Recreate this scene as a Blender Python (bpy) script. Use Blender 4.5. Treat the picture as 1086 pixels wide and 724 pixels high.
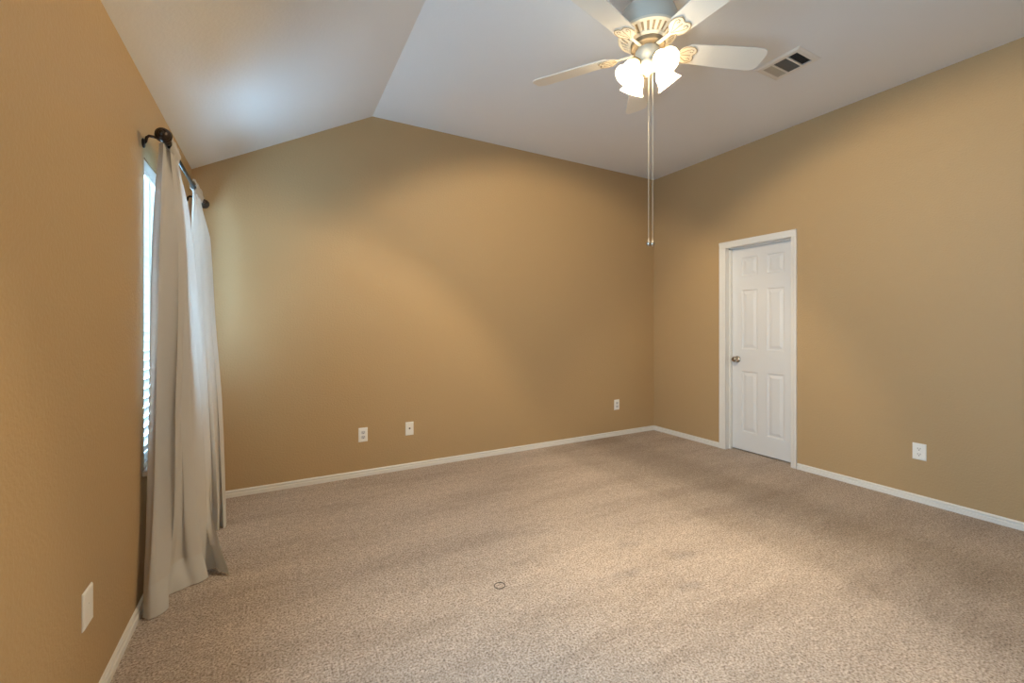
import bpy, bmesh, math, random
from mathutils import Vector, Matrix, noise

random.seed(7)
SC = bpy.context.scene
for o in list(bpy.data.objects):
    bpy.data.objects.remove(o, do_unlink=True)
COL = SC.collection
PI = math.pi

# ------------------------------------------------------------------ camera
# room: x to the right along the far wall, y away from the camera, z up, metres
XL, XR, YB, YF = -0.5253, 4.0138, 3.7536, -1.10
ZC, ZL, XRIDGE = 3.0212, 2.3593, 0.7112
YAW = 0.50066
cam_data = bpy.data.cameras.new('camera')
cam_data.sensor_width = 36.0
cam_data.sensor_fit = 'HORIZONTAL'
cam_data.lens = 36.0 * 456.608 / 1086.0
cam_data.shift_y = -16.08 / 1086.0
cam_data.clip_start = 0.02
camera = bpy.data.objects.new('camera', cam_data)
camera.location = (0.0, 0.0, 1.25)
camera.rotation_euler = (PI / 2, 0.0, -YAW)
COL.objects.link(camera)
SC.camera = camera

# ------------------------------------------------------------------ light and exposure
SKY_COLOR = (0.43, 0.715, 1.0)
SKY_STRENGTH = 54.0
BULB_WATTS = 106.0
BULB_COLOR = (1.0, 0.79, 0.50)
SC.view_settings.view_transform = 'Standard'
SC.view_settings.look = 'None'
SC.view_settings.gamma = 1.0
SC.view_settings.use_curve_mapping = False
SC.view_settings.exposure = 0.0
try:
    SC.cycles.use_denoising = True
    SC.cycles.max_bounces = 14
    SC.cycles.diffuse_bounces = 8
    SC.cycles.transparent_max_bounces = 16
    SC.cycles.caustics_reflective = False
    SC.cycles.caustics_refractive = False
    SC.cycles.sample_clamp_indirect = 6.0
except Exception:
    pass

world = bpy.data.worlds.new('daylight')
SC.world = world
world.use_nodes = True
wn = world.node_tree
wn.nodes['Background'].inputs['Color'].default_value = (*SKY_COLOR, 1)
wn.nodes['Background'].inputs['Strength'].default_value = SKY_STRENGTH

# window openings: (y0, y1, z0, z1) in the left wall
WIN1 = (2.506, 3.42, 0.602, 2.017)
FILL_WIN = (0.10, 0.66, 0.602, 2.017)  # added opening, out of view, that supplies daylight fill


def portal(name, loc, rot, sx, sy):
    d = bpy.data.lights.new(name, 'AREA')
    d.shape = 'RECTANGLE'
    d.size, d.size_y = sx, sy
    d.cycles.is_portal = True
    o = bpy.data.objects.new(name, d)
    o.location, o.rotation_euler = loc, rot
    COL.objects.link(o)


for nm, w in (('daylight_portal', WIN1), ('daylight_portal', FILL_WIN)):
    portal(nm, (XL - 0.17, (w[0] + w[1]) / 2, (w[2] + w[3]) / 2), (PI / 2, 0, -PI / 2), w[1] - w[0], w[3] - w[2])

# ------------------------------------------------------------------ materials
def mat(name, color, rough=0.6, metallic=0.0, **kw):
    m = bpy.data.materials.new(name)
    m.use_nodes = True
    nt = m.node_tree
    b = nt.nodes['Principled BSDF']
    b.inputs['Base Color'].default_value = (*color, 1)
    b.inputs['Roughness'].default_value = rough
    b.inputs['Metallic'].default_value = metallic
    if 'spec' in kw:
        b.inputs['Specular IOR Level'].default_value = kw['spec']
    if kw.get('tint'):                       # gentle procedural variation of the base colour
        tc = nt.nodes.new('ShaderNodeTexCoord')
        n = nt.nodes.new('ShaderNodeTexNoise')
        n.inputs['Scale'].default_value = kw.get('tscale', 8.0)
        n.inputs['Detail'].default_value = 4
        nt.links.new(tc.outputs['Object'], n.inputs['Vector'])
        mx = nt.nodes.new('ShaderNodeMix')
        mx.data_type = 'RGBA'
        nt.links.new(n.outputs['Fac'], mx.inputs['Factor'])
        k = kw['tint']
        mx.inputs['A'].default_value = (*[c * (1 - k) for c in color], 1)
        mx.inputs['B'].default_value = (*[min(1, c * (1 + k)) for c in color], 1)
        nt.links.new(mx.outputs['Result'], b.inputs['Base Color'])
    if kw.get('bump'):
        tc = nt.nodes.new('ShaderNodeTexCoord')
        n = nt.nodes.new('ShaderNodeTexNoise')
        n.inputs['Scale'].default_value = kw.get('bscale', 120.0)
        n.inputs['Detail'].default_value = 3
        bp = nt.nodes.new('ShaderNodeBump')
        bp.inputs['Strength'].default_value = kw['bump']
        bp.inputs['Distance'].default_value = kw.get('bdist', 0.002)
        nt.links.new(tc.outputs['Object'], n.inputs['Vector'])
        nt.links.new(n.outputs['Fac'], bp.inputs['Height'])
        nt.links.new(bp.outputs['Normal'], b.inputs['Normal'])
    return m


M = {}
M['wall'] = mat('tan_wall_paint', (0.445, 0.308, 0.162), 0.55, spec=0.35, bump=0.7, bscale=85, bdist=0.003, tint=0.02, tscale=2)
M['ceiling'] = mat('white_ceiling_paint', (0.76, 0.765, 0.77), 0.85, spec=0.2, bump=0.4, bscale=70, bdist=0.002)
M['trim'] = mat('white_trim_paint', (0.74, 0.725, 0.69), 0.35, tint=0.015)
M['door'] = mat('white_door_paint', (0.70, 0.70, 0.70), 0.38, tint=0.015, bump=0.05, bscale=60)
M['plate'] = mat('white_plastic', (0.84, 0.83, 0.80), 0.35, tint=0.01)
M['slot'] = mat('dark_slot', (0.03, 0.03, 0.035), 0.6, tint=0.1)
M['grey_face'] = mat('grey_receptacle', (0.62, 0.63, 0.65), 0.4, tint=0.02)
M['nickel'] = mat('satin_nickel', (0.42, 0.37, 0.31), 0.28, 1.0, tint=0.05)
M['bronze'] = mat('oil_rubbed_bronze', (0.035, 0.024, 0.018), 0.35, 0.7, tint=0.2)
M['rodmetal'] = mat('blackened_rod', (0.06, 0.075, 0.08), 0.3, 0.8, tint=0.1)
M['fan_white'] = mat('antique_white_enamel', (0.66, 0.585, 0.46), 0.4, tint=0.02)
M['fan_shaded'] = mat('shaded_white_enamel', (0.47, 0.445, 0.39), 0.4, tint=0.02)  # antique white greyed: the unlit housing's shade is put into the colour
M['fan_blade'] = mat('cream_blade', (0.80, 0.75, 0.66), 0.45, tint=0.03, tscale=4)
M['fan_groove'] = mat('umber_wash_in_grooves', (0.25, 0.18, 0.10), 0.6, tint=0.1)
M['brass'] = mat('antique_brass', (0.60, 0.45, 0.22), 0.3, 0.9, tint=0.05)
M['chain'] = mat('chain_metal', (0.75, 0.70, 0.58), 0.35, 0.6, tint=0.03)
M['vent_white'] = mat('white_register_enamel', (0.74, 0.71, 0.66), 0.45, tint=0.01)
M['vent_dark'] = mat('duct_interior', (0.035, 0.04, 0.04), 0.8, tint=0.1)
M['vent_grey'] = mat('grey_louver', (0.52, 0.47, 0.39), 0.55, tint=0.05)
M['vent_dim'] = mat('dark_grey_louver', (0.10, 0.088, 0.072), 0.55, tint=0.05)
M['ring'] = mat('dark_rubber_ring', (0.06, 0.045, 0.035), 0.7, tint=0.2)


def cloth_mat(name, color, transp, transl):
    m = bpy.data.materials.new(name)
    m.use_nodes = True
    nt = m.node_tree
    for n in list(nt.nodes):
        nt.nodes.remove(n)
    out = nt.nodes.new('ShaderNodeOutputMaterial')
    dif = nt.nodes.new('ShaderNodeBsdfDiffuse')
    tra = nt.nodes.new('ShaderNodeBsdfTranslucent')
    tp = nt.nodes.new('ShaderNodeBsdfTransparent')
    m1 = nt.nodes.new('ShaderNodeMixShader')
    m2 = nt.nodes.new('ShaderNodeMixShader')
    tc = nt.nodes.new('ShaderNodeTexCoord')
    wv = nt.nodes.new('ShaderNodeTexNoise')
    wv.inputs['Scale'].default_value = 260
    cr = nt.nodes.new('ShaderNodeMix')
    cr.data_type = 'RGBA'
    cr.inputs['A'].default_value = (*[c * 0.94 for c in color], 1)
    cr.inputs['B'].default_value = (*color, 1)
    nt.links.new(tc.outputs['Object'], wv.inputs['Vector'])
    nt.links.new(wv.outputs['Fac'], cr.inputs['Factor'])
    nt.links.new(cr.outputs['Result'], dif.inputs['Color'])
    nt.links.new(cr.outputs['Result'], tra.inputs['Color'])
    m1.inputs[0].default_value = transl
    nt.links.new(dif.outputs[0], m1.inputs[1])
    nt.links.new(tra.outputs[0], m1.inputs[2])
    m2.inputs[0].default_value = transp
    nt.links.new(m1.outputs[0], m2.inputs[1])
    nt.links.new(tp.outputs[0], m2.inputs[2])
    nt.links.new(m2.outputs[0], out.inputs['Surface'])
    return m


M['sheer'] = cloth_mat('sheer_white_linen', (0.61, 0.585, 0.55), 0.03, 0.17)
M['hem'] = cloth_mat('doubled_linen_hem', (0.60, 0.59, 0.57), 0.0, 0.10)
M['slat'] = cloth_mat('white_vinyl_slat', (0.88, 0.88, 0.88), 0.0, 0.05)
M['shade'] = cloth_mat('frosted_white_glass', (0.97, 0.96, 0.93), 0.09, 0.95)


def glass_mat():
    m = bpy.data.materials.new('clear_window_glass')
    m.use_nodes = True
    nt = m.node_tree
    for n in list(nt.nodes):
        nt.nodes.remove(n)
    out = nt.nodes.new('ShaderNodeOutputMaterial')
    tp = nt.nodes.new('ShaderNodeBsdfTransparent')
    tp.inputs['Color'].default_value = (0.95, 0.97, 0.97, 1)
    gl = nt.nodes.new('ShaderNodeBsdfGlossy')
    gl.inputs['Roughness'].default_value = 0.02
    lw = nt.nodes.new('ShaderNodeLayerWeight')          # same on both faces of the pane
    lw.inputs['Blend'].default_value = 0.5
    pw = nt.nodes.new('ShaderNodeMath')
    pw.operation = 'POWER'
    pw.inputs[1].default_value = 5.0
    nt.links.new(lw.outputs['Facing'], pw.inputs[0])
    ad = nt.nodes.new('ShaderNodeMath')
    ad.operation = 'MULTIPLY_ADD'
    ad.inputs[1].default_value = 0.6
    ad.inputs[2].default_value = 0.03
    nt.links.new(pw.outputs[0], ad.inputs[0])
    mx = nt.nodes.new('ShaderNodeMixShader')
    nt.links.new(ad.outputs[0], mx.inputs[0])
    nt.links.new(tp.outputs[0], mx.inputs[1])
    nt.links.new(gl.outputs[0], mx.inputs[2])
    nt.links.new(mx.outputs[0], out.inputs['Surface'])
    return m


M['glass'] = glass_mat()


def bulb_mat():
    """clear lamp glass with a glow; the lamp inside it gives the light"""
    m = bpy.data.materials.new('lit_clear_bulb')
    m.use_nodes = True
    nt = m.node_tree
    for n in list(nt.nodes):
        nt.nodes.remove(n)
    out = nt.nodes.new('ShaderNodeOutputMaterial')
    tp = nt.nodes.new('ShaderNodeBsdfTransparent')
    em = nt.nodes.new('ShaderNodeEmission')
    em.inputs['Color'].default_value = (1.0, 0.86, 0.66, 1)
    em.inputs['Strength'].default_value = 12.0
    mx = nt.nodes.new('ShaderNodeMixShader')
    mx.inputs[0].default_value = 0.22
    nt.links.new(tp.outputs[0], mx.inputs[1])
    nt.links.new(em.outputs[0], mx.inputs[2])
    nt.links.new(mx.outputs[0], out.inputs['Surface'])
    return m


M['bulb'] = bulb_mat()


def carpet_mat():
    m = bpy.data.materials.new('beige_cut_pile_carpet')
    m.use_nodes = True
    nt = m.node_tree
    L = nt.links.new
    b = nt.nodes['Principled BSDF']
    b.inputs['Roughness'].default_value = 0.95
    b.inputs['Specular IOR Level'].default_value = 0.1
    b.inputs['Sheen Weight'].default_value = 0.15
    tc = nt.nodes.new('ShaderNodeTexCoord')

    def nz(scale, detail=2.0, rough=0.5, vec=None):
        n = nt.nodes.new('ShaderNodeTexNoise')
        n.inputs['Scale'].default_value = scale
        n.inputs['Detail'].default_value = detail
        n.inputs['Roughness'].default_value = rough
        L(vec or tc.outputs['Object'], n.inputs['Vector'])
        return n

    def ramp(src, stops):
        r = nt.nodes.new('ShaderNodeValToRGB')
        e = r.color_ramp.elements
        while len(e) < len(stops):
            e.new(0.5)
        for k, (p, c) in enumerate(stops):
            e[k].position = p
            e[k].color = (*c, 1)
        L(src, r.inputs['Fac'])
        return r

    def mix(kind, fac, a, bb):
        x = nt.nodes.new('ShaderNodeMix')
        x.data_type = 'RGBA'
        x.blend_type = kind
        x.inputs['Factor'].default_value = fac
        L(a, x.inputs['A'])
        L(bb, x.inputs['B'])
        return x
    tuft = nz(115, 3.0, 0.7)
    base = ramp(tuft.outputs['Fac'], [(0.34, (0.19, 0.135, 0.10)), (0.46, (0.45, 0.36, 0.295)),
                                      (0.57, (0.60, 0.51, 0.44)), (0.69, (0.77, 0.675, 0.595))])
    clump = nz(26, 3.0, 0.6)
    cl = ramp(clump.outputs['Fac'], [(0.3, (0.83, 0.82, 0.80)), (0.7, (1.08, 1.08, 1.08))])
    c1 = mix('MULTIPLY', 1.0, base.outputs['Color'], cl.outputs['Color'])
    # brushed tracks: the pile lies one way or the other in long uneven patches
    mp = nt.nodes.new('ShaderNodeMapping')
    mp.inputs['Rotation'].default_value = (0, 0, 0.55)
    mp.inputs['Scale'].default_value = (0.55, 2.3, 1)
    L(tc.outputs['Object'], mp.inputs['Vector'])
    nap = nz(1.6, 4.0, 0.62, mp.outputs['Vector'])
    nr = ramp(nap.outputs['Fac'], [(0.38, (0.87, 0.855, 0.84)), (0.50, (0.98, 0.98, 0.98)), (0.66, (1.07, 1.07, 1.07))])
    c2 = mix('MULTIPLY', 1.0, c1.outputs['Result'], nr.outputs['Color'])
    # vacuum tracks running along the right-hand wall
    sep = nt.nodes.new('ShaderNodeSeparateXYZ')
    L(tc.outputs['Object'], sep.inputs['Vector'])
    wob = nz(1.3, 4.0, 0.65)
    wm = nt.nodes.new('ShaderNodeMath')
    wm.operation = 'MULTIPLY_ADD'
    wm.inputs[1].default_value = 0.5
    L(wob.outputs['Fac'], wm.inputs[0])
    L(sep.outputs['X'], wm.inputs[2])
    mr = nt.nodes.new('ShaderNodeMapRange')
    mr.inputs['From Min'].default_value = 0.25 - 0.6
    mr.inputs['From Max'].default_value = 0.25 + 4.4
    L(wm.outputs[0], mr.inputs['Value'])
    # stops are room x in metres
    st = [(-0.5, 1.03), (0.3, 1.02), (0.9, 1.03), (1.7, 1.00), (2.25, 1.05), (2.40, 1.02), (2.52, 0.86), (2.80, 0.90), (2.98, 0.74), (3.25, 0.70), (3.45, 0.90), (4.0, 0.97)]
    tr = ramp(mr.outputs['Result'], [((x + 0.6) / 5.0, (v, v - 0.10 * max(0, 1 - v), v - 0.28 * max(0, 1 - v))) for x, v in st])
    c3 = mix('MULTIPLY', 0.85, c2.outputs['Result'], tr.outputs['Color'])
    L(c3.outputs['Result'], b.inputs['Base Color'])
    bp = nt.nodes.new('ShaderNodeBump')
    bp.inputs['Strength'].default_value = 0.9
    bp.inputs['Distance'].default_value = 0.012
    L(tuft.outputs['Fac'], bp.inputs['Height'])
    L(bp.outputs['Normal'], b.inputs['Normal'])
    return m


M['carpet'] = carpet_mat()


# ------------------------------------------------------------------ mesh helpers
def obj(name, bm, material, parent=None, smooth=False, bevel=0.0, segs=2):
    me = bpy.data.meshes.new(name)
    bmesh.ops.recalc_face_normals(bm, faces=bm.faces)
    bm.to_mesh(me)
    bm.free()
    if smooth:
        for p in me.polygons:
            p.use_smooth = True
    me.materials.append(M[material] if isinstance(material, str) else material)
    o = bpy.data.objects.new(name, me)
    COL.objects.link(o)
    if parent is not None:
        o.parent = parent
    if bevel:
        md = o.modifiers.new('bevel', 'BEVEL')
        md.width = bevel
        md.segments = segs
        md.limit_method = 'ANGLE'
        md.angle_limit = math.radians(35)
    return o


def tag(o, label=None, cat=None, group=None, kind=None):
    if label:
        o['label'] = label
    if cat:
        o['category'] = cat
    if group:
        o['group'] = group
    if kind:
        o['kind'] = kind
    return o


def empty(name, loc=(0, 0, 0), rz=0.0):
    o = bpy.data.objects.new(name, None)
    o.empty_display_size = 0.1
    o.location = loc
    o.rotation_euler = (0, 0, rz)
    COL.objects.link(o)
    return o


def add_box(bm, x0, x1, y0, y1, z0, z1, mtx=None):
    vs = [Vector((x, y, z)) for x in (x0, x1) for y in (y0, y1) for z in (z0, z1)]
    if mtx is not None:
        vs = [mtx @ v for v in vs]
    v = [bm.verts.new(p) for p in vs]
    for f in ((0, 1, 3, 2), (4, 6, 7, 5), (0, 4, 5, 1), (2, 3, 7, 6), (0, 2, 6, 4), (1, 5, 7, 3)):
        bm.faces.new([v[i] for i in f])


def box(x0, x1, y0, y1, z0, z1, mtx=None):
    bm = bmesh.new()
    add_box(bm, x0, x1, y0, y1, z0, z1, mtx)
    return bm


def add_prism(bm, pts, a, b, axis='z', mtx=None):
    def P(p, t):
        v = {'z': (p[0], p[1], t), 'y': (p[0], t, p[1]), 'x': (t, p[0], p[1])}[axis]
        v = Vector(v)
        return mtx @ v if mtx is not None else v
    lo = [bm.verts.new(P(p, a)) for p in pts]
    hi = [bm.verts.new(P(p, b)) for p in pts]
    n = len(pts)
    bm.faces.new(lo[::-1])
    bm.faces.new(hi)
    for i in range(n):
        bm.faces.new((lo[i], lo[(i + 1) % n], hi[(i + 1) % n], hi[i]))


def add_lathe(bm, prof, n=32, mtx=None, cap=True):
    rings = []
    for r, z in prof:
        if r < 1e-6:
            v = Vector((0, 0, z))
            rings.append([bm.verts.new(mtx @ v if mtx is not None else v)])
        else:
            ring = []
            for i in range(n):
                a = 2 * PI * i / n
                v = Vector((r * math.cos(a), r * math.sin(a), z))
                ring.append(bm.verts.new(mtx @ v if mtx is not None else v))
            rings.append(ring)
    for A, B in zip(rings[:-1], rings[1:]):
        for i in range(n):
            j = (i + 1) % n
            if len(A) == 1 and len(B) == 1:
                continue
            if len(A) == 1:
                bm.faces.new((A[0], B[j], B[i]))
            elif len(B) == 1:
                bm.faces.new((A[i], A[j], B[0]))
            else:
                bm.faces.new((A[i], A[j], B[j], B[i]))
    if cap:
        for R in (rings[0], rings[-1]):
            if len(R) > 1:
                bm.faces.new(R)


def add_tube(bm, pts, r, n=8, cap=True):
    pts = [Vector(p) for p in pts]
    rad = r if isinstance(r, (list, tuple)) else [r] * len(pts)
    up = None
    rings = []
    for i, p in enumerate(pts):
        t = (pts[min(i + 1, len(pts) - 1)] - pts[max(i - 1, 0)]).normalized()
        if up is None:
            up = Vector((0, 0, 1)) if abs(t.z) < 0.9 else Vector((1, 0, 0))
        a = t.cross(up).normalized()
        up = a.cross(t).normalized()
        rings.append([bm.verts.new(p + (a * math.cos(2 * PI * k / n) + up * math.sin(2 * PI * k / n)) * rad[i]) for k in range(n)])
    for A, B in zip(rings[:-1], rings[1:]):
        for i in range(n):
            bm.faces.new((A[i], A[(i + 1) % n], B[(i + 1) % n], B[i]))
    if cap:
        bm.faces.new(rings[0][::-1])
        bm.faces.new(rings[-1])


def add_ball(bm, c, r, n=10, sc=(1, 1, 1)):
    mt = Matrix.Translation(Vector(c)) @ Matrix.Diagonal((r * sc[0], r * sc[1], r * sc[2], 1))
    bmesh.ops.create_uvsphere(bm, u_segments=n, v_segments=max(6, n // 2), radius=1.0, matrix=mt)


def axis_mtx(origin, d):
    return Matrix.Translation(Vector(origin)) @ Vector((0, 0, 1)).rotation_difference(Vector(d).normalized()).to_matrix().to_4x4()


def catmull(p, t):
    """p: list of values (floats or Vectors), t in [0, len-1]"""
    n = len(p)
    i = min(int(t), n - 2)
    u = t - i
    p0, p1, p2, p3 = p[max(i - 1, 0)], p[i], p[i + 1], p[min(i + 2, n - 1)]
    return 0.5 * ((2 * p1) + (p2 - p0) * u + (2 * p0 - 5 * p1 + 4 * p2 - p3) * u * u + (3 * p1 - p0 - 3 * p2 + p3) * u ** 3)


# ------------------------------------------------------------------ the room
T = 0.16
tag(obj('floor', box(XL - T, XR + T + 0.9, YF - T, YB + T, -0.12, 0.0), 'carpet'),
    'wall-to-wall beige cut-pile carpet', 'carpet', kind='structure')

# far wall with the gabled top that follows the sloped ceiling
bm = bmesh.new()
add_prism(bm, [(XL - T, 0), (XR + T, 0), (XR + T, ZC), (XRIDGE, ZC), (XL, ZL), (XL - T, ZL - 0.1)], YB, YB + T, 'y')
tag(obj('wall_back', bm, 'wall'), 'plain tan far wall whose top follows the sloped ceiling', 'wall', kind='structure')


def wall_x(bm, xa, xb, y0, y1, z0, z1, holes):
    """wall slab between xa and xb with rectangular holes (y0,y1,z0,z1) sorted along y"""
    y = y0
    for h in sorted(holes):
        add_box(bm, xa, xb, y, h[0], z0, z1)
        if h[2] > z0:
            add_box(bm, xa, xb, h[0], h[1], z0, h[2])
        add_box(bm, xa, xb, h[0], h[1], h[3], z1)
        y = h[1]
    add_box(bm, xa, xb, y, y1, z0, z1)


bm = bmesh.new()
wall_x(bm, XL - T, XL, YF, YB, 0, ZL, [WIN1, FILL_WIN])
tag(obj('wall_left', bm, 'wall'), 'tan wall on the left with the curtained window', 'wall', kind='structure')

DY0, DY1, DZ = 2.165, 2.798, 2.043           # clear door opening in the right wall
JT = 0.018
bm = bmesh.new()
wall_x(bm, XR, XR + T, YF, YB, 0, ZC, [(DY0 - JT, DY1 + JT, 0.0, DZ + JT)])
tag(obj('wall_right', bm, 'wall'), 'tan wall on the right with the white door', 'wall', kind='structure')

bm = bmesh.new()
add_box(bm, XL - T, XR + T, YF - T, YF, 0, ZC)
tag(obj('wall_front', bm, 'wall'), 'plain tan wall behind the viewpoint', 'wall', kind='structure')

sl = (ZC - ZL) / (XRIDGE - XL)
bm = bmesh.new()
add_prism(bm, [(XL - T, ZL - sl * T), (XRIDGE, ZC), (XR + T, ZC), (XR + T, ZC + T), (XRIDGE - 0.05, ZC + T), (XL - T, ZL - sl * T + T)],
          YF - T, YB + T, 'y')
tag(obj('ceiling', bm, 'ceiling'), 'white ceiling, flat with one sloped side along the left', 'ceiling', kind='structure')

# little room behind the door so that no daylight leaks round it
bm = bmesh.new()
add_box(bm, XR + T + 0.8, XR + T + 0.9, 1.8, 3.2, 0, 2.5)
add_box(bm, XR + T, XR + T + 0.9, 1.7, 1.8, 0, 2.5)
add_box(bm, XR + T, XR + T + 0.9, 3.2, 3.3, 0, 2.5)
add_box(bm, XR + T, XR + T + 0.9, 1.7, 3.3, 2.5, 2.6)
tag(obj('wall_closet', bm, 'wall'), 'closet walls behind the closed white door', 'wall', kind='structure')

# baseboards: two-step profile
BP = [(0, 0), (0.014, 0), (0.014, 0.025), (0.0115, 0.0275), (0.006, 0.0285), (0.006, 0.0335), (0.010, 0.036), (0.0105, 0.043), (0.007, 0.049), (0, 0.051)]
bm = bmesh.new()
add_prism(bm, [(XL + a, z) for a, z in BP], YF, YB - 0.0131, 'y')
tag(obj('baseboard_left', bm, 'trim'), 'low cream baseboard along the left wall', 'baseboard', kind='structure')
bm = bmesh.new()
add_prism(bm, [(YB - a, z) for a, z in BP], XL, XR, 'x')
tag(obj('baseboard_back', bm, 'trim'), 'low cream baseboard along the far wall', 'baseboard', kind='structure')
bm = bmesh.new()
add_prism(bm, [(XR - a, z) for a, z in BP], YF, DY0 - 0.053, 'y')
add_prism(bm, [(XR - a, z) for a, z in BP], DY1 + 0.071, YB - 0.0131, 'y')
tag(obj('baseboard_right', bm, 'trim'), 'low white baseboard along the right wall, broken by the door', 'baseboard', kind='structure')

# door casing and jamb
CW = 0.062


def casing_profile(w):
    return [(0, 0), (0, 0.009), (0.10 * w, 0.012), (0.45 * w, 0.0125), (0.6 * w, 0.015), (0.9 * w, 0.017), (w, 0.014), (w, 0)]


bm = bmesh.new()
for side in (0, 1):
    w = 0.048 if side == 0 else 0.069
    ye = DY0 if side == 0 else DY1
    s = -1 if side == 0 else 1
    add_prism(bm, [(XR - d, ye + s * a) for a, d in casing_profile(w)], 0.0, DZ + 0.001, 'z')
add_prism(bm, [(XR - d, DZ + a) for a, d in casing_profile(CW)], DY0 - 0.048, DY1 + 0.069, 'y')
tag(obj('trim_1', bm, 'trim'), 'white moulded casing around the door', 'door casing', kind='structure')
bm = bmesh.new()
add_box(bm, XR - 0.004, XR + T, DY0 - JT, DY0, 0, DZ)
add_box(bm, XR - 0.004, XR + T, DY1, DY1 + JT, 0, DZ)
add_box(bm, XR - 0.004, XR + T, DY0 - JT, DY1 + JT, DZ, DZ + JT)
for (a, b, c, d) in ((DY0, DY0 + 0.011, 0, DZ), (DY1 - 0.011, DY1, 0, DZ), (DY0, DY1, DZ - 0.011, DZ)):
    add_box(bm, XR + 0.052, XR + 0.089, a, b, c, d)
tag(obj('trim_2', bm, 'trim'), 'white door jamb with its stop strip', 'door jamb', kind='structure')

# door slab with six raised panels
door = empty('door_1', (XR + 0.091, (DY0 + DY1) / 2, 0.012))
tag(door, 'white six-panel interior door set back in its frame', 'door', kind='structure')
DW = DY1 - DY0 - 0.006
DH = DZ - 0.012 - 0.004
th = 0.035
ys = [-DW / 2, -DW / 2 + 0.105, -0.045, 0.045, DW / 2 - 0.105, DW / 2]
zs = [0, 0.185, 0.790, 1.008, 1.602, 1.742, 1.928, DH]
bm = bmesh.new()
front = {}


def V(x, y, z):
    return bm.verts.new((x, y, z))


for i in range(5):
    for j in range(7):
        ya, yb, za, zb = ys[i], ys[i + 1], zs[j], zs[j + 1]
        if i in (1, 3) and j in (1, 3, 5):
            steps = [(0.0, 0.0), (0.008, 0.008), (0.014, 0.009), (0.020, 0.009), (0.044, 0.002), (0.046, 0.0015)]
            prev = None
            for ins, dep in steps:
                q = [V(dep, ya + ins, za + ins), V(dep, yb - ins, za + ins), V(dep, yb - ins, zb - ins), V(dep, ya + ins, zb - ins)]
                if prev:
                    for k in range(4):
                        bm.faces.new((prev[k], prev[(k + 1) % 4], q[(k + 1) % 4], q[k]))
                prev = q
            bm.faces.new(prev)
        else:
            bm.faces.new((V(0, ya, za), V(0, yb, za), V(0, yb, zb), V(0, ya, zb)))
bmesh.ops.remove_doubles(bm, verts=bm.verts, dist=1e-5)
# sides and back
a = [V(0, -DW / 2, 0), V(0, DW / 2, 0), V(0, DW / 2, DH), V(0, -DW / 2, DH)]
b = [V(th, -DW / 2, 0), V(th, DW / 2, 0), V(th, DW / 2, DH), V(th, -DW / 2, DH)]
for k in range(4):
    bm.faces.new((a[k], a[(k + 1) % 4], b[(k + 1) % 4], b[k]))
bm.faces.new(b)
bmesh.ops.remove_doubles(bm, verts=bm.verts, dist=1e-5)
slab = obj('door_panel', bm, 'door', door)
# knob: rose, neck, ball on the latch side (far edge)
ky, kz = DW / 2 - 0.060, 0.905
bm = bmesh.new()
mt = axis_mtx((0, ky, kz), (-1, 0, 0))
add_lathe(bm, [(0, 0.0), (0.033, 0.0), (0.033, 0.004), (0.028, 0.009), (0.013, 0.012), (0.012, 0.03), (0.017, 0.036), (0.025, 0.042), (0.0275, 0.051),
               (0.026, 0.060), (0.018, 0.067), (0.008, 0.069), (0, 0.069)], 28, mt, cap=False)
tag(obj('door_knob', bm, 'nickel', door, smooth=True), 'brushed nickel knob')
# latch strike on the jamb edge stays with the door frame: hinge knuckles on the near edge
for hz in (0.25, 1.02, 1.78):
    bm = bmesh.new()
    add_tube(bm, [(-0.004, -DW / 2 + 0.002, hz - 0.04), (-0.004, -DW / 2 + 0.002, hz + 0.04)], 0.005, 10)
    obj('hinge', bm, 'nickel', door, smooth=True)


# ------------------------------------------------------------------ windows
def window(name, mtx, w, hgt, label):
    """local: u across the opening (0..w), v depth outward (0 = room face), z up"""
    root = empty(name)
    root.matrix_world = mtx
    tag(root, label, 'window', kind='structure')
    bm = bmesh.new()
    fw = 0.045
    for (a, b, c, d) in ((0, fw, 0, hgt), (w - fw, w, 0, hgt), (fw, w - fw, 0, fw), (fw, w - fw, hgt - fw, hgt), (fw, w - fw, hgt / 2 - 0.02, hgt / 2 + 0.02)):
        add_box(bm, a, b, 0.10, 0.14, c, d)
    obj('window_frame', bm, 'trim', root, bevel=0.003)
    for (c, d) in ((fw, hgt / 2 - 0.02), (hgt / 2 + 0.02, hgt - fw)):
        obj('window_pane', box(fw, w - fw, 0.118, 0.122, c, d), 'glass', root)
    bm = bmesh.new()
    add_box(bm, -0.035, w + 0.02, -0.018, 0.0, -0.022, 0.0)
    add_box(bm, 0.0, w, -0.001, 0.10, -0.012, 0.008)
    obj('window_sill', bm, 'trim', root, bevel=0.003)
    return root


def left_mtx(w):
    return Matrix(((0, -1, 0, XL), (1, 0, 0, w[0]), (0, 0, 1, w[2]), (0, 0, 0, 1)))


window('window_1', left_mtx(WIN1), WIN1[1] - WIN1[0], WIN1[3] - WIN1[2], 'white sash window behind the slatted blind and sheer curtains')
window('fill_window', left_mtx(FILL_WIN), FILL_WIN[1] - FILL_WIN[0], FILL_WIN[3] - FILL_WIN[2], 'added unseen white sash window supplying daylight fill')  # guessed window outside the view, added to fill the room with daylight

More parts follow.
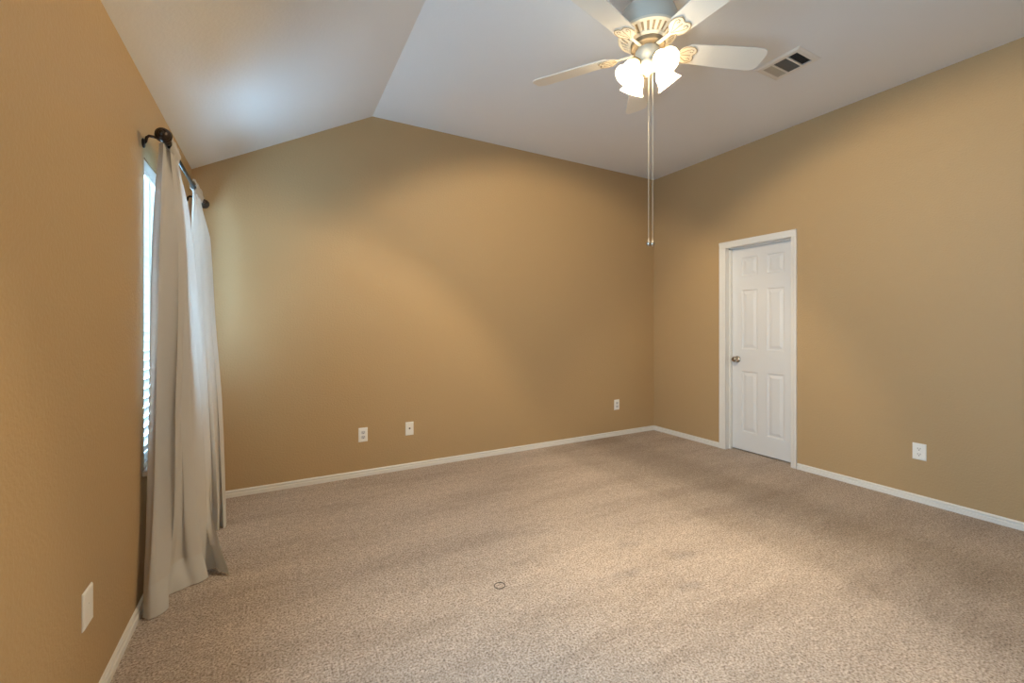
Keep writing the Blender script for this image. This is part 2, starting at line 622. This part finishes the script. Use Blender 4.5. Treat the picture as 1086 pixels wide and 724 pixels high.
# white blind inside the first window
blind = empty('window_blind', (XL - 0.035, WIN1[0], WIN1[2]))
tag(blind, 'white slatted blind hanging in the window behind the sheer curtains', 'window blind')
BW, BH = WIN1[1] - WIN1[0], WIN1[3] - WIN1[2]
bm = bmesh.new()
add_prism(bm, [(0.030, BH - 0.075), (0.034, BH - 0.070), (0.030, BH - 0.045), (0.033, BH - 0.012), (0.030, BH - 0.004), (0.020, BH - 0.002), (0.020, BH - 0.075)],
          0.003, BW - 0.003, 'y')
obj('valance', bm, 'slat', blind)
obj('headrail', box(-0.025, 0.018, 0.008, BW - 0.008, BH - 0.05, BH - 0.002), 'slat', blind, bevel=0.002)
bm = bmesh.new()
NS = 29
for k in range(NS):
    zc = 0.055 + k * 0.0455
    a = math.radians(66)
    c, s = math.cos(a), math.sin(a)
    prof = []
    for t in (-1, -0.5, 0, 0.5, 1):
        u, h = t * 0.025, 0.0022 * (1 - t * t)
        prof.append((u * c - h * s, zc + u * s + h * c))
    lower = [(x, z - 0.0028) for x, z in prof]
    add_prism(bm, prof + lower[::-1], 0.008, BW - 0.008, 'y')
obj('slats', bm, 'slat', blind)
obj('bottom_rail', box(-0.024, 0.024, 0.008, BW - 0.008, 0.012, 0.028), 'slat', blind, bevel=0.003)
for yy in (0.14, BW / 2, BW - 0.14):
    bm = bmesh.new()
    for xx in (-0.026, 0.026):
        add_tube(bm, [(xx, yy, 0.02), (xx, yy, BH - 0.05)], 0.0012, 6)
    obj('ladder_cord', bm, 'plate', blind)
bm = bmesh.new()
add_tube(bm, [(0.040, 0.075, BH - 0.07), (0.041, 0.078, BH - 0.5), (0.042, 0.082, BH - 0.95)], 0.0035, 8)
obj('tilt_wand', bm, 'plate', blind)

# ------------------------------------------------------------------ curtain rod
RX, RZ = XL + 0.088, 2.092
RY0, RY1 = 2.475, 3.545
rod = empty('curtain_rod', (RX, RY0, RZ))
tag(rod, 'dark metal curtain rod with ribbed ball finials above the window', 'curtain rod')
bm = bmesh.new()
add_tube(bm, [(0, 0, 0), (0, RY1 - RY0, 0)], 0.0098, 14)
obj('rod', bm, 'rodmetal', rod, smooth=True)


def finial(y, d):
    bm = bmesh.new()
    mt = axis_mtx((0, y, 0), (0, d, 0))
    prof = [(0.0, -0.012), (0.0165, -0.012), (0.0185, -0.004), (0.0185, 0.006), (0.012, 0.012), (0.011, 0.020), (0.019, 0.024),
            (0.026, 0.030), (0.023, 0.035), (0.033, 0.042), (0.0345, 0.048), (0.030, 0.053), (0.0375, 0.060), (0.038, 0.067), (0.0325, 0.072),
            (0.0345, 0.080), (0.033, 0.086), (0.025, 0.090), (0.025, 0.096), (0.020, 0.101), (0.011, 0.104), (0.012, 0.110), (0.007, 0.117), (0, 0.119)]
    prof = [(r * 0.84, t if t < 0.01 else 0.024 + (t - 0.01) * 0.84) for r, t in prof]
    add_lathe(bm, prof, 28, mt, cap=False)
    return obj('finial', bm, 'bronze', rod, smooth=True)


finial(0.0, -1)
finial(RY1 - RY0, 1)
for yy in (0.012, RY1 - RY0 - 0.03):
    bm = bmesh.new()
    add_tube(bm, [(-0.084, yy, -0.020), (-0.078, yy, -0.012), (-0.074, yy, 0.008), (-0.066, yy, 0.016), (-0.040, yy, 0.014), (-0.016, yy, 0.004)], 0.0062, 10)
    add_lathe(bm, [(0, 0), (0.021, 0), (0.021, 0.004), (0.014, 0.008), (0, 0.009)], 18, axis_mtx((XL - RX + 0.0002, yy, -0.020), (1, 0, 0)), cap=False)
    add_lathe(bm, [(0.0102, -0.006), (0.0145, -0.006), (0.0145, 0.006), (0.0102, 0.006), (0.0102, -0.006)], 18, axis_mtx((0, yy, 0), (0, 1, 0)), cap=False)
    obj('bracket', bm, 'bronze', rod, smooth=True)

# ------------------------------------------------------------------ curtains
# plan of each fold line (x, y) at several heights, in metres
NEAR = [
    (2.072, [(-0.4621, 2.470), (-0.4449, 2.440), (-0.4439, 2.510), (-0.4283, 2.500), (-0.4349, 2.580), (-0.4278, 2.570), (-0.4339, 2.640), (-0.4286, 2.630), (-0.4311, 2.680)]),
    (1.88, [(-0.4771, 2.480), (-0.4552, 2.460), (-0.4488, 2.530), (-0.4260, 2.570), (-0.4266, 2.640), (-0.4236, 2.680), (-0.4204, 2.720), (-0.4148, 2.760), (-0.4131, 2.840)]),
    (1.66, [(-0.4858, 2.480), (-0.4619, 2.460), (-0.4613, 2.530), (-0.4096, 2.580), (-0.4095, 2.650), (-0.4077, 2.700), (-0.4094, 2.750), (-0.4009, 2.800), (-0.3958, 2.880)]),
    (1.27, [(-0.4891, 2.470), (-0.4719, 2.460), (-0.4708, 2.520), (-0.4065, 2.560), (-0.4083, 2.630), (-0.3952, 2.680), (-0.3903, 2.740), (-0.3767, 2.800), (-0.3644, 2.880)]),
    (0.88, [(-0.4917, 2.460), (-0.4746, 2.440), (-0.4779, 2.500), (-0.4088, 2.530), (-0.4091, 2.600), (-0.3832, 2.650), (-0.3632, 2.720), (-0.3523, 2.800), (-0.3325, 2.860)]),
    (0.49, [(-0.5007, 2.440), (-0.4740, 2.420), (-0.4724, 2.480), (-0.4056, 2.510), (-0.4060, 2.580), (-0.3638, 2.620), (-0.3411, 2.680), (-0.3339, 2.750), (-0.3067, 2.780)]),
    (0.31, [(-0.5031, 2.420), (-0.4733, 2.400), (-0.4586, 2.460), (-0.4109, 2.500), (-0.4080, 2.570), (-0.3535, 2.600), (-0.3295, 2.650), (-0.3262, 2.720), (-0.3021, 2.720)]),
    (0.13, [(-0.5100, 2.400), (-0.4722, 2.370), (-0.4346, 2.420), (-0.4283, 2.500), (-0.4100, 2.560), (-0.3296, 2.590), (-0.3191, 2.660), (-0.2937, 2.680), (-0.2517, 2.620)]),
    (0.004, [(-0.5153, 2.388), (-0.4693, 2.348), (-0.4208, 2.398), (-0.4459, 2.502), (-0.3792, 2.547), (-0.3031, 2.591), (-0.3097, 2.681), (-0.2641, 2.665), (-0.2075, 2.568)]),
]
FAR = [
    (2.072, [(-0.4393, 3.180), (-0.4311, 3.170), (-0.4362, 3.260), (-0.4304, 3.270), (-0.4324, 3.340), (-0.4276, 3.360), (-0.4340, 3.450)]),
    (1.83, [(-0.4462, 3.180), (-0.4305, 3.200), (-0.4207, 3.250), (-0.4091, 3.290), (-0.4030, 3.360), (-0.3916, 3.390), (-0.3854, 3.470)]),
    (1.286, [(-0.4311, 3.170), (-0.4094, 3.180), (-0.3981, 3.240), (-0.3826, 3.270), (-0.3759, 3.340), (-0.3643, 3.370), (-0.3574, 3.450)]),
    (0.74, [(-0.4140, 3.180), (-0.3849, 3.170), (-0.3683, 3.230), (-0.3478, 3.240), (-0.3369, 3.300), (-0.3230, 3.310), (-0.3151, 3.370)]),
    (0.195, [(-0.4098, 3.220), (-0.3673, 3.180), (-0.3481, 3.220), (-0.3195, 3.200), (-0.3098, 3.250), (-0.2956, 3.230), (-0.2863, 3.270)]),
    (0.004, [(-0.4136, 3.250), (-0.3615, 3.170), (-0.3481, 3.220), (-0.3141, 3.170), (-0.3045, 3.220), (-0.2862, 3.180), (-0.2750, 3.220)]),
]


def curtain(table, label, seed, rod_span, folded=0.0):
    root = empty('sheer_curtain', (RX, (rod_span[0] + rod_span[1]) / 2, 0))
    tag(root, label, 'curtain', 'sheer curtains at the window')
    o = root.location
    nlev = len(table)
    nv = len(table[0][1])
    pts = [[Vector((p[0], p[1], 0)) for p in row] for _, row in table]
    NU, NZ = (nv - 1) * 12, 110
    ztop, zbot = table[0][0], table[-1][0]
    grid = []
    for iz in range(NZ + 1):
        # fraction through the levels, spaced by height
        z = ztop + (zbot - ztop) * iz / NZ
        k = 0
        while k < nlev - 2 and z < table[k + 1][0]:
            k += 1
        t = k + (table[k][0] - z) / (table[k][0] - table[k + 1][0])
        ctrl = [catmull([pts[l][v] for l in range(nlev)], t) for v in range(nv)]
        row = []
        for iu in range(NU + 1):
            u = iu / NU * (nv - 1)
            p = catmull(ctrl, u)
            w = noise.noise(Vector((u * 1.7, z * 0.5, seed))) * (0.020 if folded else 0.008) + math.sin(u * 4.7 + seed + z * 0.6) * (0.007 if folded else 0.004)
            w *= min(1.0, 0.35 + (ztop - z) * 0.5) * (0.5 if z < 0.12 else 1)
            x = max(p.x + w * 0.8, XL + (0.022 if z < 0.7 else 0.010))
            row.append(Vector((x, p.y + w, z)) - o)
        grid.append(row)
    hem_i = NZ - int(round(0.135 / (ztop - zbot) * NZ))

    def sheet(a, b):
        bm = bmesh.new()
        vs = [[bm.verts.new(p) for p in grid[i]] for i in range(a, b + 1)]
        for A, B in zip(vs[:-1], vs[1:]):
            for i in range(NU):
                bm.faces.new((A[i], A[i + 1], B[i + 1], B[i]))
        return bm
    panel = sheet(0, hem_i)
    if folded:
        # the gathered side is folded back on itself: two more layers of the same cloth close behind
        nf = int(folded * 12)
        for lay in (1, 2):
            vs = []
            for iz in range(0, hem_i + 1):
                row = []
                for iu in range(14, nf + 1):
                    p = grid[iz][iu]
                    off = 0.006 * lay + 0.004 * math.sin(iu * 0.5 + lay)
                    row.append(panel.verts.new((max(p.x - off, XL + 0.004 - o.x), p.y + 0.012 * lay, p.z)))
                vs.append(row)
            for A, B in zip(vs[:-1], vs[1:]):
                for i in range(nf - 14):
                    panel.faces.new((A[i], A[i + 1], B[i + 1], B[i]))
    obj('curtain_panel', panel, 'sheer', root, smooth=True)
    obj('hem', sheet(hem_i, NZ), 'hem', root, smooth=True)
    # gathered rod pocket with a short ruffle above it
    bm = bmesh.new()
    y0, y1 = rod_span
    n, m = 90, 16
    rings = []
    for i in range(n + 1):
        y = y0 + (y1 - y0) * i / n
        ring = []
        for j in range(m):
            a = 2 * PI * j / m
            r = 0.0165 + 0.0035 * math.sin(i * 1.25 + 0.6 * math.sin(j)) + 0.002 * noise.noise(Vector((i * 0.4, j * 0.6, seed)))
            ex = 0.0
            if math.sin(a) > 0.85:
                ex = 0.022 + 0.005 * math.sin(i * 1.1 + seed)
            if math.sin(a) < -0.85:
                ex = 0.012
            ring.append(bm.verts.new(Vector((RX + r * math.cos(a) + (0.004 * math.sin(i * 1.25) if ex else 0), y, RZ + r * math.sin(a) + math.copysign(ex, math.sin(a)))) - o))
        rings.append(ring)
    for A, B in zip(rings[:-1], rings[1:]):
        for j in range(m):
            bm.faces.new((A[j], A[(j + 1) % m], B[(j + 1) % m], B[j]))
    obj('rod_pocket', bm, 'sheer', root, smooth=True)
    return root


curtain(NEAR, 'nearer sheer white curtain trailing on the carpet, gathered beside the ribbed finial', 1.7, (2.498, 2.69), folded=6.0)
curtain(FAR, 'farther sheer white curtain hanging next to the far wall', 5.1, (3.19, 3.47))


# ------------------------------------------------------------------ wall plates
def plate_root(name, pos, face, label, cat, group=None):
    """local frame: x right along the wall as seen from the room, y out of the wall, z up"""
    o = empty(name, pos, {'back': PI, 'right': PI / 2, 'left': -PI / 2}[face])
    tag(o, label, cat, group)
    return o


def cover(root, w=0.072, h=0.117):
    bm = bmesh.new()
    steps = [(0, 0.0), (0.0, 0.002), (0.004, 0.0055), (0.008, 0.006)]
    prev = None
    for ins, d in steps:
        q = [bm.verts.new((sx * (w / 2 - ins), d + 0.0002, sz * (h / 2 - ins))) for sx, sz in ((-1, -1), (1, -1), (1, 1), (-1, 1))]
        if prev:
            for k in range(4):
                bm.faces.new((prev[k], prev[(k + 1) % 4], q[(k + 1) % 4], q[k]))
        prev = q
    bm.faces.new(prev)
    return obj('cover_plate', bm, 'plate', root, bevel=0.0008)


def screw(root, z):
    bm = bmesh.new()
    add_lathe(bm, [(0, 0.0056), (0.0036, 0.0056), (0.0036, 0.0068), (0.002, 0.0074), (0, 0.0074)], 12, axis_mtx((0, 0, z), (0, 1, 0)), cap=False)
    add_box(bm, -0.003, 0.003, 0.0072, 0.0076, z - 0.0004, z + 0.0004)
    obj('screw', bm, 'plate', root)


def duplex(root, w=0.072, h=0.117, face='plate'):
    cover(root, w, h)
    for s in (-1, 1):
        cz = s * 0.0195
        bm = bmesh.new()
        pts = []
        for k in range(28):
            a = 2 * PI * k / 28
            pts.append((0.0175 * max(-0.93, min(0.93, math.cos(a) * 1.05)), 0.0145 * max(-0.97, min(0.97, math.sin(a) * 1.1)) + cz))
        add_prism(bm, pts, 0.0055, 0.0082, 'y')
        rec = obj('receptacle', bm, face, root)
        bm = bmesh.new()
        add_box(bm, -0.0085, -0.0058, 0.0081, 0.0086, cz - 0.001, cz + 0.009)
        add_box(bm, 0.0058, 0.0085, 0.0081, 0.0086, cz - 0.001, cz + 0.008)
        add_lathe(bm, [(0, 0), (0.0032, 0), (0.0032, 0.0005), (0, 0.0005)], 12, axis_mtx((0, 0.0081, cz - 0.0075), (0, 1, 0)), cap=False)
        obj('slots', bm, 'slot', rec)
    screw(root, 0.0)


o = plate_root('wall_outlet', (0.635, YB, 0.345), 'back', 'white duplex outlet plate low on the far wall, nearest the curtains', 'outlet', 'duplex outlets')
duplex(o, 0.074, 0.117, 'grey_face')
o = plate_root('wall_outlet', (3.421, YB, 0.353), 'back', 'white duplex outlet plate low on the far wall near its right corner', 'outlet', 'duplex outlets')
duplex(o, 0.076, 0.117, 'grey_face')
o = plate_root('wall_outlet', (XR, 1.296, 0.359), 'right', 'white duplex outlet plate on the right wall past the door', 'outlet', 'duplex outlets')
duplex(o, 0.076, 0.117, 'plate')
o = plate_root('jack_plate', (1.026, YB, 0.352), 'back', 'white plate with one dark round cable jack on the far wall', 'jack plate')
cover(o, 0.072, 0.117)
bm = bmesh.new()
mt = axis_mtx((0, 0, 0.003), (0, 1, 0))
add_lathe(bm, [(0.0075, 0.0055), (0.0075, 0.008), (0.005, 0.008), (0.005, 0.015), (0.0035, 0.015), (0.0035, 0.009), (0, 0.009)], 16, mt, cap=False)
tag(obj('cable_jack', bm, 'slot', o), 'dark threaded cable jack')
screw(o, 0.042)
screw(o, -0.042)
o = plate_root('blank_plate', (XL, 1.834, 0.366), 'left', 'plain white wall plate low on the left wall in front of the curtains', 'wall plate')
cover(o, 0.080, 0.117)
screw(o, 0.012)

# ------------------------------------------------------------------ ceiling register
VX, VY = 3.027, 1.660
vent = empty('ceiling_vent', (VX, VY, ZC))
tag(vent, 'white rectangular air register with three banks of louvers in the ceiling', 'ceiling vent')
W2, L2 = 0.128, 0.146
iw, il = 0.088, 0.110


def frame_ring(bm, a, b, za, zb):
    A = [bm.verts.new((sx * a[0], sy * a[1], za)) for sx, sy in ((-1, -1), (1, -1), (1, 1), (-1, 1))]
    B = [bm.verts.new((sx * b[0], sy * b[1], zb)) for sx, sy in ((-1, -1), (1, -1), (1, 1), (-1, 1))]
    for k in range(4):
        bm.faces.new((A[k], A[(k + 1) % 4], B[(k + 1) % 4], B[k]))


bm = bmesh.new()
frame_ring(bm, (W2, L2), (W2, L2), -0.0005, -0.003)
frame_ring(bm, (W2, L2), (W2 - 0.014, L2 - 0.014), -0.003, -0.010)
frame_ring(bm, (W2 - 0.014, L2 - 0.014), (iw, il), -0.010, -0.010)
frame_ring(bm, (iw, il), (iw, il), -0.010, -0.0006)
for yy in (-0.046, 0.046):
    add_box(bm, -iw, iw, yy - 0.006, yy + 0.006, -0.0105, -0.001)
obj('vent_frame', bm, 'vent_white', vent)
obj('duct_opening', box(-iw, iw, -il, il, -0.0012, -0.0006), 'vent_dark', vent)
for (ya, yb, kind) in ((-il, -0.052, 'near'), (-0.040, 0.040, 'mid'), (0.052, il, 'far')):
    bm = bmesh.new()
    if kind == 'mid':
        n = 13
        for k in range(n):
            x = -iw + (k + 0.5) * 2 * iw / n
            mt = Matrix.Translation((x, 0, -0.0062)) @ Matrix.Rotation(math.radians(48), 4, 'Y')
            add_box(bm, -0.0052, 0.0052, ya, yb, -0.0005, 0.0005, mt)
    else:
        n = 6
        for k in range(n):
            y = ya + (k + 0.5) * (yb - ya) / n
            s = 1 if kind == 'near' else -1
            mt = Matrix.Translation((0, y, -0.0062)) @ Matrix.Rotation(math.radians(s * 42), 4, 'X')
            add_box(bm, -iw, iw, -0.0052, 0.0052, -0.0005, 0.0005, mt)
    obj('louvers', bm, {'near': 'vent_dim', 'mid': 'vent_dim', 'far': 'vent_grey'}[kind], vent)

# ------------------------------------------------------------------ ceiling fan
FX, FY, FZ = 1.728, 1.658, 2.712          # centre of the blade plane
fan = empty('ceiling_fan', (FX, FY, ZC))
tag(fan, 'cream five-blade ceiling fan with four lit frosted glass shades and two long pull chains', 'ceiling fan')
D = FZ - ZC                               # blade plane in local z
bm = bmesh.new()
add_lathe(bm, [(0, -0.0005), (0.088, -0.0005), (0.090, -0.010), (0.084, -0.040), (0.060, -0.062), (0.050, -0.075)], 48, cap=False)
obj('canopy', bm, 'fan_shaded', fan, smooth=True)
bm = bmesh.new()
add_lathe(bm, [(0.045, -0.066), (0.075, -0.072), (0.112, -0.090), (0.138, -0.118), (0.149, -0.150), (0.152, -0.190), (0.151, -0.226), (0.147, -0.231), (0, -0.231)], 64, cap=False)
obj('motor_housing', bm, 'fan_shaded', fan, smooth=True)
# sloped underside with radial vents: dark recessed cone, cream ribs over it
bm = bmesh.new()
add_lathe(bm, [(0.147, -0.230), (0.140, -0.238), (0.094, -0.268), (0.090, -0.276), (0, -0.276)], 64, cap=False)
vp = obj('vent_plate', bm, 'fan_groove', fan)
bm = bmesh.new()
NR = 28
for k in range(NR):
    a = 2 * PI * k / NR
    mt = Matrix.Rotation(a, 4, 'Z')
    w0, w1 = 0.0090, 0.0055
    q = [(0.143, w0, -0.2345), (0.143, -w0, -0.2345), (0.096, -w1, -0.2665), (0.096, w1, -0.2665)]
    lo = [bm.verts.new(mt @ Vector((x, y, z - 0.0045))) for x, y, z in q]
    hi = [bm.verts.new(mt @ Vector((x, y, z + 0.004))) for x, y, z in q]
    bm.faces.new(lo)
    bm.faces.new(hi[::-1])
    for i in range(4):
        bm.faces.new((lo[i], lo[(i + 1) % 4], hi[(i + 1) % 4], hi[i]))
add_lathe(bm, [(0.151, -0.222), (0.1545, -0.226), (0.153, -0.236), (0.144, -0.241), (0.137, -0.241), (0.137, -0.232), (0.151, -0.222)], 64, cap=False)
add_lathe(bm, [(0.102, -0.262), (0.102, -0.269), (0.094, -0.275), (0.088, -0.277), (0.088, -0.265), (0.102, -0.262)], 64, cap=False)
tag(obj('vent_ribs', bm, 'fan_white', fan), 'cream radial ribs over darker vent slots')
bm = bmesh.new()
add_lathe(bm, [(0.086, -0.274), (0.088, -0.280), (0.088, -0.298), (0.080, -0.304), (0.060, -0.306), (0, -0.306)], 48, cap=False)
obj('flywheel', bm, 'fan_groove', fan, smooth=False)
bm = bmesh.new()
add_lathe(bm, [(0.056, -0.300), (0.058, -0.310), (0.064, -0.318), (0.064, -0.352), (0.060, -0.360), (0.048, -0.368), (0.050, -0.376), (0.056, -0.384), (0.056, -0.402),
               (0.044, -0.414), (0.026, -0.420), (0.014, -0.432), (0.009, -0.440), (0.010, -0.447), (0, -0.452)], 40, cap=False)
obj('switch_housing', bm, 'fan_white', fan, smooth=True)

PHI = -0.373
TILT = math.radians(-14)


def blade_outline():
    pts = []
    prof = [(0.205, 0.030), (0.208, 0.050), (0.222, 0.058), (0.30, 0.0615), (0.45, 0.068), (0.60, 0.0715), (0.628, 0.070), (0.650, 0.058), (0.660, 0.036)]
    for r, w in prof:
        pts.append((r, -w))
    for r, w in prof[::-1]:
        pts.append((r, w))
    return pts


def iron_outline():
    half = [(0.072, 0.011), (0.120, 0.009), (0.158, 0.008), (0.168, 0.020), (0.178, 0.038), (0.195, 0.050), (0.216, 0.055), (0.238, 0.052), (0.256, 0.041),
            (0.264, 0.027), (0.262, 0.014), (0.252, 0.0)]
    return [(r, -w) for r, w in half] + [(r, w) for r, w in half[:-1][::-1]]


for k in range(5):
    a = PHI + k * 2 * PI / 5
    mt = Matrix.Rotation(a, 4, 'Z') @ Matrix.Translation((0, 0, D)) @ Matrix.Rotation(TILT, 4, 'X')
    bm = bmesh.new()
    add_prism(bm, blade_outline(), -0.003, 0.003, 'z', mt)
    obj('blade', bm, 'fan_blade', fan, bevel=0.0015)
    bm = bmesh.new()
    add_prism(bm, iron_outline(), -0.0085, -0.0032, 'z', mt)
    iron = obj('blade_iron', bm, 'fan_white', fan, bevel=0.0015)
    # carved scroll lines and rim
    bm = bmesh.new()
    zz = -0.0088
    half = [(0.170, 0.020), (0.180, 0.036), (0.196, 0.047), (0.216, 0.0515), (0.237, 0.049), (0.254, 0.039), (0.2615, 0.027), (0.259, 0.014), (0.250, 0.002)]
    for s in (-1, 1):
        add_tube(bm, [mt @ Vector((r, s * w, zz)) for r, w in half], 0.0019, 6)
        add_tube(bm, [mt @ Vector(p) for p in ((0.165, s * 0.004, zz), (0.185, s * 0.012, zz), (0.205, s * 0.026, zz), (0.228, s * 0.036, zz), (0.242, s * 0.032, zz),
                                               (0.243, s * 0.022, zz), (0.233, s * 0.017, zz), (0.224, s * 0.022, zz))], 0.0016, 6)
    add_tube(bm, [mt @ Vector(p) for p in ((0.165, 0, zz), (0.20, 0, zz), (0.238, 0, zz))], 0.0016, 6)
    tag(obj('scrollwork', bm, 'fan_groove', iron), 'darker carved leaf lines')

# light kit: four bell shades on short arms
ZK = -0.392
CA = math.atan2(-math.sin(YAW), math.cos(YAW))          # bearing of the photo's left-right axis
for k in range(4):
    a = CA - math.radians(70) + k * PI / 2
    ca, sa = math.cos(a), math.sin(a)
    tilt = math.radians((46, 41, 41, 33)[k])
    ax = Vector((ca * math.sin(tilt), sa * math.sin(tilt), -math.cos(tilt)))
    tang = Vector((-sa, ca, 0))
    neck = Vector((ca * 0.070, sa * 0.070, ZK + 0.014))
    bm = bmesh.new()
    add_tube(bm, [Vector((ca * 0.045, sa * 0.045, ZK + 0.006)), Vector((ca * 0.055, sa * 0.055, ZK + 0.020)), neck + ax * 0.002], 0.009, 10)
    mt = axis_mtx(neck, ax)
    add_lathe(bm, [(0, -0.006), (0.014, -0.006), (0.020, 0.002), (0.027, 0.006), (0.0285, 0.018), (0.026, 0.019), (0.0, 0.019)], 24, mt, cap=False)
    arm = obj('lamp_arm', bm, 'brass', fan, smooth=True)
    bm = bmesh.new()
    outer = [(0.0245, 0.010), (0.0255, 0.020), (0.033, 0.030), (0.0415, 0.044), (0.0455, 0.060), (0.0475, 0.076), (0.052, 0.090), (0.0605, 0.103), (0.0665, 0.110)]
    inner = [(r - 0.0026, t - 0.0005) for r, t in outer]
    prof = outer + [(0.0655, 0.1115)] + inner[::-1] + [outer[0]]
    add_lathe(bm, prof, 40, mt, cap=False)
    obj('lamp_shade', bm, 'shade', fan, smooth=True)
    # the bulb leans a little sideways in its socket
    lean = (ax + tang * 0.16).normalized()
    bm = bmesh.new()
    mb = axis_mtx(neck, lean)
    add_lathe(bm, [(0, 0.016), (0.011, 0.016), (0.011, 0.030), (0.014, 0.040), (0.0195, 0.054), (0.0205, 0.064), (0.017, 0.075), (0.009, 0.082), (0, 0.084)], 20, mb, cap=False)
    obj('bulb', bm, 'bulb', arm, smooth=True)
    ld = bpy.data.lights.new('bulb_light', 'POINT')
    ld.energy = BULB_WATTS
    ld.color = BULB_COLOR
    ld.shadow_soft_size = 0.007
    lo = bpy.data.objects.new('bulb_light', ld)
    lo.location = neck + lean * 0.068
    lo.parent = fan
    COL.objects.link(lo)

# two pull chains
for (cx, cy, z0) in ((-0.004, -0.010, -0.40), (0.021, -0.014, -0.40)):
    zb = 1.703 - ZC
    bm = bmesh.new()
    add_tube(bm, [(cx, cy, z0), (cx, cy, (z0 + zb) / 2), (cx, cy, zb)], 0.0013, 6)
    ch = obj('pull_chain', bm, 'chain', fan)
    bm = bmesh.new()
    add_lathe(bm, [(0, 0.010), (0.004, 0.006), (0.0045, 0.0), (0.009, -0.006), (0.0125, -0.016), (0.010, -0.025), (0.004, -0.030), (0, -0.031)], 16,
              Matrix.Translation((cx, cy, zb)), cap=False)
    obj('chain_knob', bm, 'nickel', ch, smooth=True)

# ------------------------------------------------------------------ small ring on the carpet
bm = bmesh.new()
pts = [(0.026 * math.cos(t), 0.026 * math.sin(t) * 0.95, 0.0) for t in [2 * PI * k / 40 for k in range(41)]]
add_tube(bm, pts, 0.0019, 8, cap=False)
bmesh.ops.remove_doubles(bm, verts=bm.verts, dist=1e-5)
ring = obj('small_ring', bm, 'ring', smooth=True)
ring.location = (0.944, 1.849, 0.001)
tag(ring, 'small dark ring lying alone on the open carpet', 'ring')
